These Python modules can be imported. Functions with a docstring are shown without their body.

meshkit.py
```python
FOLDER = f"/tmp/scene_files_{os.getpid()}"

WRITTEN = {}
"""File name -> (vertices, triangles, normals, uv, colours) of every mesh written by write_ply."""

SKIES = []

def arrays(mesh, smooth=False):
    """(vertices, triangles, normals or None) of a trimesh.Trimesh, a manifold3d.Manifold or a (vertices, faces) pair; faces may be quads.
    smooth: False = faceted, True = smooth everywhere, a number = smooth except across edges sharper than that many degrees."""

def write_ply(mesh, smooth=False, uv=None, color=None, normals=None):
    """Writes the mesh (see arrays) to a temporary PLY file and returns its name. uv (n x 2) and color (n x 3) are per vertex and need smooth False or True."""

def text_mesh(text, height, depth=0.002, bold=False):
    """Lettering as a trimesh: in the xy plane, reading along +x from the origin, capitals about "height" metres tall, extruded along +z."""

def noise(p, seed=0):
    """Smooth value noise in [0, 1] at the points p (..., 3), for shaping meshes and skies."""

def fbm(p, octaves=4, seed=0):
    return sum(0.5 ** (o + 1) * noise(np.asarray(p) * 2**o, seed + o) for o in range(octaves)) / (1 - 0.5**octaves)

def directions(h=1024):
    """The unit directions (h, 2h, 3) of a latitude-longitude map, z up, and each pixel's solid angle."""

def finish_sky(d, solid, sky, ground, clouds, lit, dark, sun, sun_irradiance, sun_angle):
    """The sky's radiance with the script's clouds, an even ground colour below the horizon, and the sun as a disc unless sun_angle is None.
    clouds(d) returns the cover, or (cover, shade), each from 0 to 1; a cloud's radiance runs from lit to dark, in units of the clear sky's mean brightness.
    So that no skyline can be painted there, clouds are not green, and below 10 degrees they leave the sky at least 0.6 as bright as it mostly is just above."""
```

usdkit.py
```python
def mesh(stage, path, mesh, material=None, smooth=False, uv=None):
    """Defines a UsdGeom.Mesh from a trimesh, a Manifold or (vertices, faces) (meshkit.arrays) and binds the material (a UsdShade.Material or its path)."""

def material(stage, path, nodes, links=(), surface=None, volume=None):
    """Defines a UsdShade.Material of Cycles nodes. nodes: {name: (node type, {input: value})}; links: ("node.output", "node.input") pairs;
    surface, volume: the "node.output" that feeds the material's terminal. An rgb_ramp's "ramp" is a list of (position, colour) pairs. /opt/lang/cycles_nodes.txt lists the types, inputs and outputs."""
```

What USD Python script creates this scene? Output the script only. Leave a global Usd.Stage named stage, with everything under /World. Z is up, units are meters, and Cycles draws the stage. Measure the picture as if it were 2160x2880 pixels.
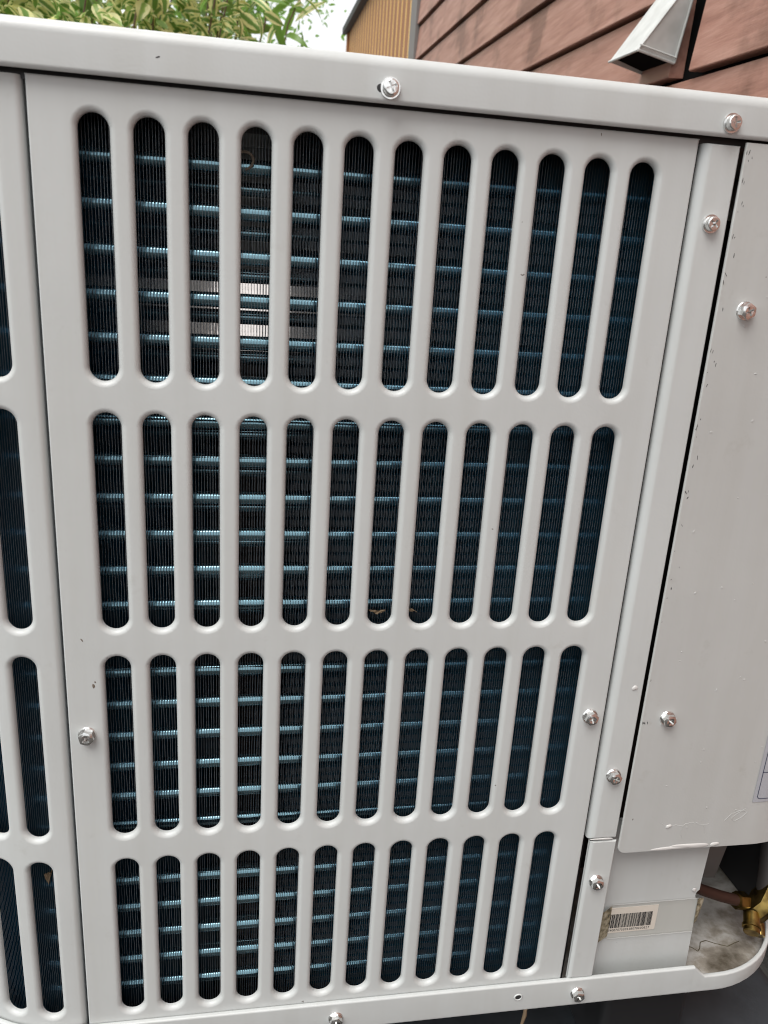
import math, random
import numpy as np, trimesh, usdkit, meshkit
import manifold3d as m3
from shapely import geometry as sg
from pxr import Usd, UsdGeom, UsdLux, UsdShade, Gf, Sdf, Vt

PI = math.pi
stage = Usd.Stage.CreateInMemory()
UsdGeom.SetStageUpAxis(stage, 'Z'); UsdGeom.SetStageMetersPerUnit(stage, 1.0)
W = UsdGeom.Xform.Define(stage, '/World'); stage.SetDefaultPrim(W.GetPrim())
UsdGeom.Scope.Define(stage, '/World/Looks')

# ------------------------------------------------------------------ camera
# x right along the grille, y away into the unit, z up; z = 0 is the middle of the grille panel
RM = np.array([[0.98500102, -0.06093347, -0.1614314], [0.00847805, 0.95153212, -0.30743252], [0.17234009, 0.30145272, 0.93777671]])
FPX = 2221.9
EYE = np.array([-0.0529120, -0.3347748, 0.1714742])
cam = UsdGeom.Camera.Define(stage, '/World/camera')
def w3(r): return np.array([r[0], r[2], -r[1]])           # plane axes (right, down, depth) to the world
cx, cy, cz = w3(RM[0]), w3(-RM[1]), w3(-RM[2])
mt = np.eye(4); mt[0, :3], mt[1, :3], mt[2, :3], mt[3, :3] = cx, cy, cz, EYE
cam.AddTransformOp().Set(Gf.Matrix4d(*mt.ravel().tolist()))
cam.CreateHorizontalApertureAttr(24.0); cam.CreateVerticalApertureAttr(32.0)
cam.CreateFocalLengthAttr(24.0 * FPX / 2160)
cam.CreateFStopAttr(18.0); cam.CreateFocusDistanceAttr(0.44)
cam.CreateClippingRangeAttr(Gf.Vec2f(0.02, 1000))
cam.CreateExposureAttr(1.03)

# ------------------------------------------------------------------ sky and sun: bright overcast
SUN_EL, SUN_AZ = math.radians(60), math.radians(222)     # azimuth = atan2(x, y): from the left, in front of the grille
sky = UsdLux.DomeLight.Define(stage, '/World/sky')
skym = usdkit.material(stage, '/World/Looks/overcast_sky', {
    'sky': ('sky_texture', {'sky_type': 'single_scattering', 'sun_disc': False, 'sun_elevation': SUN_EL, 'sun_rotation': SUN_AZ, 'aerosol_density': 2.0}),
    'tc': ('texture_coordinate', {}),
    'n': ('noise_texture', {'scale': 2.2, 'detail': 5.0, 'roughness': 0.55}),
    'r': ('rgb_ramp', {'ramp': [(0.3, (8.6, 8.8, 9.0)), (0.7, (12.2, 12.2, 12.1))]}),
    'sz': ('separate_xyz', {}), 'el': ('map_range', {'from_min': 0.0, 'from_max': 1.0, 'to_min': 0.72, 'to_max': 1.0, 'clamp': True}),   # overcast: the zenith about three times the horizon
    'cl': ('mix_color', {'blend_type': 'multiply', 'fac': 1.0, 'use_clamp': False}),
    'm': ('mix_color', {'fac': 0.95}),
    'bg': ('background_shader', {'strength': 0.075})},
    [('tc.generated', 'n.vector'), ('n.fac', 'r.fac'), ('sky.color', 'm.a'), ('tc.generated', 'sz.vector'), ('sz.z', 'el.value'), ('r.color', 'cl.a'), ('el.result', 'cl.b'), ('cl.result', 'm.b'), ('m.result', 'bg.color')], surface='bg.background')
UsdShade.MaterialBindingAPI.Apply(sky.GetPrim()).Bind(skym)
sky.GetPrim().SetCustomDataByKey('kind', 'structure'); sky.GetPrim().SetCustomDataByKey('label', 'bright overcast sky')
sun = UsdLux.DistantLight.Define(stage, '/World/sun')
sun.CreateIntensityAttr(0.40); sun.CreateAngleAttr(38.0); sun.CreateNormalizeAttr(True); sun.CreateColorAttr(Gf.Vec3f(1.0, 0.98, 0.95))
sd = np.array([math.sin(SUN_AZ) * math.cos(SUN_EL), math.cos(SUN_AZ) * math.cos(SUN_EL), math.sin(SUN_EL)])
zz = sd; xx = np.cross([0, 0, 1.0], zz); xx /= np.linalg.norm(xx); yy = np.cross(zz, xx)
ms = np.eye(4); ms[0, :3], ms[1, :3], ms[2, :3] = xx, yy, zz
sun.AddTransformOp().Set(Gf.Matrix4d(*ms.ravel().tolist()))

# ------------------------------------------------------------------ helpers
rng = random.Random(7)
used = {}
def numbered(path):
    n = used.get(path, -1) + 1; used[path] = n
    return path if n == 0 else f'{path}_{n:03d}'
ORIGIN = {}
def data(prim, **kw):
    for k, v in kw.items():
        if v is not None: prim.SetCustomDataByKey(k, v)
def thing(name, label, cat, at=(0, 0, 0), group=None):
    x = UsdGeom.Xform.Define(stage, numbered('/World/' + name)); x.AddTranslateOp().Set(Gf.Vec3d(*map(float, at)))
    p = x.GetPrim(); ORIGIN[str(p.GetPath())] = np.array(at, float)
    data(p, label=label, category=cat, group=group)
    return p
def arr(mesh):
    if hasattr(mesh, 'to_mesh'):
        q = mesh.to_mesh(); return np.array(q.vert_properties[:, :3], float), np.array(q.tri_verts)
    if isinstance(mesh, tuple):
        v, f = np.asarray(mesh[0], float), np.asarray(mesh[1], int)
        if f.shape[1] == 4: f = np.vstack([f[:, [0, 1, 2]], f[:, [0, 2, 3]]])
        return v, f
    return np.array(mesh.vertices, float), np.array(mesh.faces)
def part(name, mesh, mat, parent, smooth=False, uv=None, label=None, kind=None):
    path = str(parent.GetPath()) if parent else '/World'
    root = '/' + '/'.join(path.split('/')[1:3])
    v, f = arr(mesh)
    v = v - ORIGIN.get(root, 0)
    p = usdkit.mesh(stage, numbered(path + '/' + name), (v, f), mat, smooth, uv).GetPrim()
    data(p, label=label, kind=kind)
    return p
def single(name, mesh, mat, label, cat, smooth=False, group=None, kind=None, uv=None):
    p = part(name, mesh, mat, None, smooth, uv)
    data(p, label=label, category=cat, group=group, kind=kind)
    return p
def join(ms):
    vs, fs, n = [], [], 0
    for m in ms:
        v, f = arr(m); vs.append(v); fs.append(f + n); n += len(v)
    return np.vstack(vs), np.vstack(fs)
def box(x0, x1, y0, y1, z0, z1):
    b = trimesh.creation.box([x1 - x0, y1 - y0, z1 - z0]); b.apply_translation([(x0 + x1) / 2, (y0 + y1) / 2, (z0 + z1) / 2]); return b
def rbox(x0, x1, y0, y1, z0, z1, r, seg=8):
    sp = []
    for X in (x0 + r, x1 - r):
        for Y in (y0 + r, y1 - r):
            for Z in (z0 + r, z1 - r): sp.append(m3.Manifold.sphere(r, seg).translate([X, Y, Z]))
    return m3.Manifold.batch_hull(sp)
def grid(P):
    """P (n, m, 3) -> mesh"""
    n, m = P.shape[:2]; i = np.arange(n * m).reshape(n, m)
    q = np.stack([i[:-1, :-1], i[1:, :-1], i[1:, 1:], i[:-1, 1:]], -1).reshape(-1, 4)
    return arr((P.reshape(-1, 3), q))
def tube(path, r, n=10, caps=True, radii=None):
    path = np.asarray(path, float); k = len(path)
    t = np.gradient(path, axis=0); t /= np.linalg.norm(t, axis=1, keepdims=True)
    a = np.array([0, 0, 1.0]) if abs(t[0][2]) < .9 else np.array([1.0, 0, 0])
    rr = np.full(k, r) if radii is None else np.asarray(radii)
    P = []
    for i in range(k):
        u = np.cross(t[i], a); u /= np.linalg.norm(u); w = np.cross(u, t[i])
        ph = np.linspace(0, 2 * PI, n + 1)
        P.append(path[i] + rr[i] * (np.cos(ph)[:, None] * u + np.sin(ph)[:, None] * w)); a = w
    v, f = grid(np.array(P))
    ex = []
    if caps:
        nv = len(v); v = np.vstack([v, path[:1], path[-1:]])
        for j in range(n):
            ex.append([nv, j + 1, j]); b = (k - 1) * (n + 1); ex.append([nv + 1, b + j, b + j + 1])
        f = np.vstack([f, np.array(ex)])
    return v, f

# ------------------------------------------------------------------ materials
def M(name, nodes, links, out='p.BSDF'): return usdkit.material(stage, '/World/Looks/' + name, nodes, links, surface=out)
def plain(name, col, rough=.5, metal=0., **kw):
    return M(name, {'p': ('principled_bsdf', dict(base_color=col, roughness=rough, metallic=metal, **kw))}, [])
def paint(name, col, speck=0.5, dirt=0.25, rough=.42):
    """off white powder coat: faint mottling, orange peel, sparse dark specks and scratches"""
    return M(name, {
        'g': ('geometry', {}),
        'n1': ('noise_texture', {'scale': 14.0, 'detail': 5.0, 'roughness': .6}),
        'r1': ('rgb_ramp', {'ramp': [(.3, tuple(c * .955 for c in col)), (.62, col), (.8, (col[0] * 1.01, col[1], col[2] * .985))]}),
        'dist': ('noise_texture', {'scale': 420.0, 'detail': 2.0}),
        'wv': ('vector_math', {'math_type': 'multiply_add', 'vector2': (.0032, .0032, .0032)}),
        'vo': ('voronoi_texture', {'scale': 62.0, 'randomness': 1.0}),
        'sep': ('separate_color', {}),
        'thr': ('map_range', {'from_min': .45, 'from_max': 1.0, 'to_min': 0.0, 'to_max': .055 * speck, 'clamp': True}),
        'lt': ('math', {'math_type': 'less_than'}),
        'dk': ('mix_color', {'b': (.10, .085, .07)}),
        'fs': ('math', {'math_type': 'multiply', 'value2': .75}),
        'n2': ('noise_texture', {'scale': 55.0, 'detail': 6.0, 'roughness': .72}),
        'r2': ('rgb_ramp', {'ramp': [(.60, (0, 0, 0)), (.78, (dirt, dirt, dirt))]}),
        'd2': ('mix_color', {'b': (col[0] * .62, col[1] * .58, col[2] * .52)}),
        'ms': ('mapping', {'scale': (75., 75., 5.)}), 'ns': ('noise_texture', {'scale': 1.0, 'detail': 4.0, 'roughness': .6}),
        'rs': ('rgb_ramp', {'ramp': [(.40, (1, 1, 1)), (.75, (.90, .885, .86))]}), 'mm': ('mix_color', {'blend_type': 'multiply', 'fac': .5}),
        'nb': ('noise_texture', {'scale': 900.0, 'detail': 1.0}),
        'bp': ('bump', {'strength': .10, 'distance': .0003}),
        'rr': ('map_range', {'from_min': .3, 'from_max': .7, 'to_min': rough - .06, 'to_max': rough + .08}),
        'p': ('principled_bsdf', {'roughness': rough, 'specular_ior_level': .5})},
        [('g.position', 'n1.vector'), ('n1.fac', 'r1.fac'), ('g.position', 'dist.vector'), ('dist.color', 'wv.vector1'), ('g.position', 'wv.vector3'),
         ('wv.vector', 'vo.vector'), ('vo.color', 'sep.color'), ('sep.r', 'thr.value'), ('vo.distance', 'lt.value1'), ('thr.result', 'lt.value2'),
         ('g.position', 'n2.vector'), ('n2.fac', 'r2.fac'), ('r1.color', 'd2.a'), ('r2.color', 'd2.fac'), ('lt.value', 'fs.value1'), ('fs.value', 'dk.fac'), ('d2.result', 'dk.a'), ('g.position', 'ms.vector'), ('ms.vector', 'ns.vector'), ('ns.fac', 'rs.fac'), ('dk.result', 'mm.a'), ('rs.color', 'mm.b'), ('mm.result', 'p.base_color'),
         ('g.position', 'nb.vector'), ('nb.fac', 'bp.height'), ('bp.normal', 'p.normal'), ('n1.fac', 'rr.value'), ('rr.result', 'p.roughness')])
CREAM = (.500, .518, .513)
m_paint = paint('off_white_paint', CREAM, .75, .3)
m_cover = paint('off_white_paint_scuffed', (.450, .458, .448), .9, .32)
m_lid = paint('off_white_paint_lid', CREAM, .12, .12, .36)
m_zinc = M('zinc_plating', {'g': ('geometry', {}), 'n': ('noise_texture', {'scale': 700.0, 'detail': 3.0}),
    'r': ('rgb_ramp', {'ramp': [(.3, (.70, .70, .69)), (.7, (.92, .92, .91))]}), 'b': ('bump', {'strength': .25, 'distance': .0003}),
    'p': ('principled_bsdf', {'metallic': 1.0, 'roughness': .2})},
    [('g.position', 'n.vector'), ('n.fac', 'r.fac'), ('r.color', 'p.base_color'), ('n.fac', 'b.height'), ('b.normal', 'p.normal')])
m_fin = M('blue_coated_fin', {
    'g': ('geometry', {}), 's': ('separate_xyz', {}), 'a': ('math', {'math_type': 'absolute'}), 't': ('math', {'math_type': 'less_than', 'value1': .6}),
    'nz': ('noise_texture', {'scale': 25.0, 'detail': 3.0}), 'rz': ('rgb_ramp', {'ramp': [(.3, (.014, .11, .20)), (.7, (.022, .16, .27))]}),
    'p': ('principled_bsdf', {'metallic': .9, 'roughness': .38, 'coat_weight': .15, 'coat_roughness': .1}),
    'e': ('principled_bsdf', {'base_color': (.215, .23, .245), 'metallic': .3, 'roughness': .45}),
    'm': ('mix_closure', {})},
    [('g.normal', 's.vector'), ('s.y', 'a.value1'), ('a.value', 't.value2'), ('g.position', 'nz.vector'), ('nz.fac', 'rz.fac'), ('rz.color', 'p.base_color'), ('t.value', 'm.fac'), ('p.BSDF', 'm.closure1'), ('e.BSDF', 'm.closure2')], 'm.closure')
m_tube = plain('blue_coated_collar', (.13, .25, .30), .15, .92, coat_weight=1.0, coat_roughness=.05)
m_dark = plain('dark_steel', (.02, .02, .022), .6)
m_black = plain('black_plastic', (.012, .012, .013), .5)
m_shade = plain('shade_black', (.008, .008, .008), .95, specular_ior_level=.02)  # near black standing in for shade inside the hood and between boards
m_grey = plain('galvanised_steel', (.16, .155, .15), .5, .3)
m_plastic = plain('grey_fan_plastic', (.035, .03, .028), .55)
m_brass = M('brass', {'g': ('geometry', {}), 'n': ('noise_texture', {'scale': 160.0, 'detail': 4.0}), 'r': ('rgb_ramp', {'ramp': [(.35, (.14, .09, .03)), (.6, (.38, .27, .085))]}),
    'p': ('principled_bsdf', {'metallic': 1.0, 'roughness': .3})}, [('g.position', 'n.vector'), ('n.fac', 'r.fac'), ('r.color', 'p.base_color')])
m_copper = plain('old_copper', (.05, .022, .015), .6, .4)
m_drip = plain('white_paint_drip', (.52, .51, .495), .3)
m_paper = plain('label_paper', (.66, .62, .57), .5)
m_ink = plain('black_print', (.03, .03, .032), .55)
m_plate = plain('grey_label_film', (.36, .37, .40), .4)
m_blue = plain('dark_blue_print', (.035, .045, .085), .5)
m_tape = M('clear_tape', {'t': ('transparent_bsdf', {'color': (.97, .96, .94)}), 'g': ('glossy_bsdf', {'roughness': .12, 'color': (.8, .8, .8)}), 'm': ('mix_closure', {'fac': .04})},
    [('t.transparent' if False else 't.BSDF', 'm.closure1'), ('g.BSDF', 'm.closure2')], 'm.closure')
m_gum = M('dirty_adhesive', {'g': ('geometry', {}), 'n': ('noise_texture', {'scale': 380.0, 'detail': 5.0}), 'r': ('rgb_ramp', {'ramp': [(.35, (.05, .045, .03)), (.5, (.22, .19, .12)), (.7, (.38, .35, .27))]}),
    'p': ('principled_bsdf', {'roughness': .4})}, [('g.position', 'n.vector'), ('n.fac', 'r.fac'), ('r.color', 'p.base_color')])
m_pan = M('stained_pan_paint', {'g': ('geometry', {}), 'n': ('noise_texture', {'scale': 26.0, 'detail': 9.0, 'roughness': .62, 'distortion': .2}),
    'r': ('rgb_ramp', {'ramp': [(.32, (.08, .066, .048)), (.45, (.25, .225, .19)), (.54, (.44, .425, .40)), (.8, (.53, .52, .50))]}), 'p': ('principled_bsdf', {'roughness': .5})},
    [('g.position', 'n.vector'), ('n.fac', 'r.fac'), ('r.color', 'p.base_color')])

# ------------------------------------------------------------------ ground
m_ground = M('dark_soil_and_gravel', {'g': ('geometry', {}), 'n': ('noise_texture', {'scale': 9.0, 'detail': 8.0}), 'r': ('rgb_ramp', {'ramp': [(.3, (.025, .024, .022)), (.7, (.07, .066, .06))]}),
    'v': ('voronoi_texture', {'scale': 60.0}), 'b': ('bump', {'strength': .5, 'distance': .02}), 'p': ('principled_bsdf', {'roughness': .9})},
    [('g.position', 'n.vector'), ('n.fac', 'r.fac'), ('r.color', 'p.base_color'), ('g.position', 'v.vector'), ('v.distance', 'b.height'), ('b.normal', 'p.normal')])
GZ = -.46
p = part('ground', (np.array([[-60, -60, GZ], [60, -60, GZ], [60, 60, GZ], [-60, 60, GZ]]), np.array([[0, 1, 2, 3]])), m_ground, None); data(p, kind='structure', label='dark gravelly ground')
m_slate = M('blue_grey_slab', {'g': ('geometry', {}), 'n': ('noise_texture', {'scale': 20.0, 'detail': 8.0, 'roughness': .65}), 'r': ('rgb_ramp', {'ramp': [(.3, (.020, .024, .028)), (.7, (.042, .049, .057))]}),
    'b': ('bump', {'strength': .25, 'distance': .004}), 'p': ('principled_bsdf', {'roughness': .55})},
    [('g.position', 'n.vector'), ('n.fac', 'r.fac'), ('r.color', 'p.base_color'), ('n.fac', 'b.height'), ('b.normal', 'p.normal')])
SZ = -.335
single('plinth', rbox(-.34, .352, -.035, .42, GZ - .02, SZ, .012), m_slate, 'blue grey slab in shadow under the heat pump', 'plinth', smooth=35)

# ------------------------------------------------------------------ the heat pump
X0, X1, YB, RL, RR, RB = -.218, .297, .30, .075, .064, .04
XL, XR = X0 + RL, X1 - RR
def outline(step=.004, extra=()):
    """closed path round the casing from the back, counter-clockwise seen from above: points and outward normals"""
    P, N = [], []
    def arc(c, r, a0, a1, n):
        for t in np.linspace(a0, a1, n): P.append((c[0] + r * math.cos(t), c[1] + r * math.sin(t))); N.append((math.cos(t), math.sin(t)))
    def line(a, b, nrm, n, more=()):
        ts = np.linspace(0, 1, n)[1:-1]
        for t in sorted(list(ts) + list(more)): P.append((a[0] + (b[0] - a[0]) * t, a[1] + (b[1] - a[1]) * t)); N.append(nrm)
    arc((X0 + RB, YB - RB), RB, PI / 2, PI, 9); line((X0, YB - RB), (X0, RL), (-1, 0), 6)
    arc((XL, RL), RL, PI, 1.5 * PI, 17)
    line((XL, 0), (XR, 0), (0, -1), 24, [(e - XL) / (XR - XL) for e in extra])
    arc((XR, RR), RR, 1.5 * PI, 2 * PI, 17); line((X1, RR), (X1, YB - RB), (1, 0), 6)
    arc((X1 - RB, YB - RB), RB, 0, PI / 2, 9); line((X1 - RB, YB), (X0 + RB, YB), (0, 1), 8)
    return np.array(P), np.array(N)
def sweep(profile, extra=(), closed_z=None):
    """profile rows (offset outward, z), z may be a function of the path point"""
    P, N = outline(extra=extra); P = np.vstack([P, P[:1]]); N = np.vstack([N, N[:1]])
    rows = []
    for off, z in profile:
        zz = np.array([z(a) for a in P]) if callable(z) else np.full(len(P), z)
        rows.append(np.column_stack([P + N * off, zz]))
    return grid(np.array(rows).transpose(1, 0, 2)[:, ::-1])
def fill(off, z, up=True):
    P, N = outline(); q = P + N * off
    v, f = trimesh.creation.triangulate_polygon(sg.Polygon(q), engine='earcut')
    return np.column_stack([v, np.full(len(v), z)]), (f if up else f[:, ::-1])
def bendp(x, y, z):
    """flat front coordinates, x measured along the sheet and y into the casing, folded round the two rounded corners"""
    x, y, z = (np.array(a, float) for a in np.broadcast_arrays(x, y, z))
    X, Y = x.copy(), y.copy()
    for side, xe, R in ((-1, XL, RL), (1, XR, RR)):
        s = (x - xe) * side; on = s > 0
        ph = np.minimum(s / R, PI / 2); ex = np.maximum(s - R * PI / 2, 0)
        r = R - y
        X = np.where(on, xe + side * r * np.sin(ph), X); Y = np.where(on, R - r * np.cos(ph) + ex, Y)
    return np.stack([X, Y, z], -1)
def bent(mesh):
    v, f = arr(mesh); return bendp(v[:, 0], v[:, 1], v[:, 2]), f

hp = thing('heat_pump', 'off white outdoor heat pump unit with slotted grille over blue finned coil', 'heat pump', (.04, .15, SZ))

# lid
part('foam_seal', bent(grid(np.array([[(x, y, z) for y, z in ((-.0021, .2330), (.0022, .2300), (.0022, .2264))] for x in np.linspace(-.30, .36, 90)]))), m_black, hp)  # black strip painting the dark shadow line in the lid gap
ar = [(-.0001 + .0044 * math.cos(t), .2410 + .0048 * math.sin(t)) for t in np.linspace(0, PI / 2, 8)]
lidm = join([sweep([(.0022, .2440), (.0022, .2298), (.0026, .2291), (.0033, .2292), (.0040, .2299), (.0043, .2308)] + ar + [(-.006, .2464), (-.014, .2480)]), fill(-.014, .2480)])
lid = part('lid', lidm, m_lid, hp, smooth=40)

# slotted sheets
PITCH, HW, RO, DEP = .020, .0058, .0025, .0031
ROWS = [(.21768, .11819), (.10530, .00663), (-.00663, -.10483), (-.11889, -.21743)]
def slot_cell(xc, ztop, zbot, c0, c1, dep=DEP):
    """one cell of sheet: flat rim, rolled edge, opening. c0, c1 = z limits of the cell"""
    zt, zb = ztop - HW, zbot + HW
    ro = HW + RO
    k = math.atan2(c1 - zt, PITCH / 2); kb = math.atan2(zb - c0, PITCH / 2)
    top = sorted(list(np.linspace(0, PI, 19)) + [k, PI - k]); bot = sorted(list(PI + np.linspace(0, PI, 19)) + [PI + kb, 2 * PI - kb])
    pts = [('t', t) for t in top] + [('l', u) for u in np.linspace(0, 1, 7)[1:-1]] + [('b', t) for t in bot] + [('r', u) for u in np.linspace(0, 1, 7)[1:-1]]
    prof = [(ro - RO * math.sin(a), RO * (1 - math.cos(a))) for a in np.linspace(0, PI / 2, 7)] + [(HW, dep), (HW + .0009, dep + .0001), (HW + .0012, dep - .0004)]
    ring0, rings = [], [[] for _ in prof]
    for kind, t in pts:
        if kind in 'tb':
            zc, lim = (zt, c1 - zt) if kind == 't' else (zb, zb - c0)
            c, s = math.cos(t), math.sin(t)
            d = min(PITCH / 2 / abs(c) if abs(c) > 1e-9 else 9, lim / abs(s) if abs(s) > 1e-9 else 9)
            ring0.append((xc + c * d, 0, zc + s * d))
            for i, (r, y) in enumerate(prof): rings[i].append((xc + c * r, y, zc + s * r))
        else:
            z = zt + (zb - zt) * t if kind == 'l' else zb + (zt - zb) * t
            sx = -1 if kind == 'l' else 1
            ring0.append((xc + sx * PITCH / 2, 0, z))
            for i, (r, y) in enumerate(prof): rings[i].append((xc + sx * r, y, z))
    P = np.array([ring0] + rings); P = np.concatenate([P, P[:, :1]], 1)
    return grid(P[:, ::-1])
CZ = [.2262, (ROWS[0][1] + ROWS[1][0]) / 2, (ROWS[1][1] + ROWS[2][0]) / 2, (ROWS[2][1] + ROWS[3][0]) / 2, -.2265]
def slotted(xcs):
    out = []
    for xc in xcs:
        for i, (a, b) in enumerate(ROWS): out.append(slot_cell(xc, a, b, CZ[i + 1], CZ[i]))
    return out
def strip(profile, z0, z1, nz=2, flip=False):
    """vertical strip: profile rows (x, y)"""
    P = np.array([[(x, y, z) for z in np.linspace(z0, z1, nz)] for x, y in profile])
    return grid(P if flip else P[:, ::-1])
ZP0, ZP1 = -.2345, .2277
def edge(x, r, side, back=.009):
    """rolled edge of a sheet at x towards side"""
    a = [(x - side * r + side * r * math.sin(t), r - r * math.cos(t)) for t in np.linspace(0, PI / 2, 6)]
    return a + [(x, back)]
xs = [(i - 5.5) * PITCH for i in range(12)]
gl, gr = -.1325, .1320
cells = slotted(xs)
xl, xr = xs[0] - PITCH / 2, xs[-1] + PITCH / 2
lft = edge(gl, .0008, -1, .003)[::-1] + [(xl, 0)]
rgt = [(xr, 0)] + edge(gr, .0010, 1, .004)
band = lambda x0, x1, z0, z1: grid(np.array([[(x0, 0, z0), (x1, 0, z0)], [(x0, 0, z1), (x1, 0, z1)]]))
topret = lambda xa, xb, n: grid(np.array([[(x, .0, ZP1), (x, .0002, ZP1 + .0004), (x, .0016, ZP1 + .0005)] for x in np.linspace(xa, xb, n)]))
panel = join(cells + [topret(gl, gr, 2), strip(lft, ZP0, ZP1, flip=True), strip(rgt, ZP0, ZP1, flip=True), band(xl, xr, CZ[0], ZP1), band(xl, xr, ZP0, CZ[4])])
panel = trimesh.Trimesh(*panel, process=False); panel.merge_vertices(digits_vertex=7)
trimesh.repair.fix_normals(panel)
part('grille_panel', panel, m_paint, hp, smooth=32)
# corner grille: the same slots, folded round the rounded left corner
xs2 = [-.1510 - PITCH * k for k in range(6)]
er = edge(-.1340, .0030, 1)
cl, cr = xs2[-1] - PITCH / 2, xs2[0] + PITCH / 2
def dens(x0, x1, z0, z1, n): return grid(np.array([[(x, 0, z0), (x, 0, z1)] for x in np.linspace(x0, x1, n)])[:, ::-1])
corner = join(slotted(xs2) + [topret(cl, cr, 60), strip([(cr, 0)] + [(x, y) for x, y in er], ZP0, ZP1, flip=True), dens(cl, cr, CZ[0], ZP1, 60), dens(cl, cr, ZP0, CZ[4], 60), dens(cl - .17, cl, ZP0, ZP1, 8)])
corner = trimesh.Trimesh(*corner, process=False)
corner.vertices[:, 1] += .0006
corner.merge_vertices(digits_vertex=7); trimesh.repair.fix_normals(corner)
part('corner_grille', bent(corner), m_paint, hp, smooth=32, label='slotted corner panel left of the seam')

# corner posts beside the grille
def post(x0, x1, z0, z1, rl=.0034, rr=.0012, rt=.0008, rb=.0022, y0=-.0018, back=.012):
    def prof(a, b, ra, rb):
        L = [(a, back)] + [(a + ra - ra * math.cos(t), ra - ra * math.sin(t)) for t in np.linspace(0, PI / 2, 9)]
        R = [(b - rb + rb * math.sin(t), rb - rb * math.cos(t)) for t in np.linspace(0, PI / 2, 9)] + [(b, back)]
        return L + R
    px, pz = prof(x0, x1, rl, rr), prof(z0, z1, rb, rt)
    P = np.array([[(x, y0 + max(yx, yz) if max(yx, yz) > .0001 else y0, z) for z, yz in pz] for x, yx in px])
    return grid(P[:, ::-1])
part('corner_post', post(.1337, .1502, -.1240, .2266, rl=.0040, back=.0050), m_paint, hp, smooth=50, label='upper corner post, long and narrow')
part('corner_post', post(.1352, .1509, -.2230, -.1252, rl=.0026, back=.0011), m_paint, hp, smooth=50, label='short lower corner post')

# service cover: thin folded sheet with a rounded lower corner
def cover_mesh():
    xa, zb, zt, rc, y0 = .1517, -.1334, .2280, .0045, -.0030
    edgept = [(xa, zt)] + [(xa + rc - rc * math.cos(t), zb + rc - rc * math.sin(t)) for t in np.linspace(0, PI / 2, 8)] + [(x, zb) for x in np.linspace(xa + rc, .40, 60)[1:]]
    edgept = np.array(edgept)
    d = np.gradient(edgept, axis=0); d /= np.linalg.norm(d, axis=1, keepdims=True)
    nrm = np.column_stack([d[:, 1], -d[:, 0]])       # outward: left and down
    nrm = np.where((nrm @ np.array([-1, -1]))[:, None] < 0, -nrm, nrm)
    rows = []
    r = .0006
    for t in np.linspace(0, PI / 2, 5): rows.append(np.column_stack([edgept[:, 0] - nrm[:, 0] * r * (1 - math.sin(t)), np.full(len(edgept), y0 + r * (1 - math.cos(t))), edgept[:, 1] - nrm[:, 1] * r * (1 - math.sin(t))]))
    rows.append(np.column_stack([edgept[:, 0], np.full(len(edgept), -.0019), edgept[:, 1]]))
    rim = grid(np.array(rows))
    inner = rows[0]
    # face: fan strips from the lower rim up to the top edge
    top = np.column_stack([inner[:, 0], inner[:, 1], np.full(len(inner), zt)])
    face = grid(np.array([inner, top]))
    t = trimesh.Trimesh(*join([rim, face]), process=False); t.merge_vertices(digits_vertex=7); t.update_faces(t.nondegenerate_faces())
    back = trimesh.Trimesh(*face); 
    return bent(t)
cover = part('service_cover', cover_mesh(), m_cover, hp, smooth=32)

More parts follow.
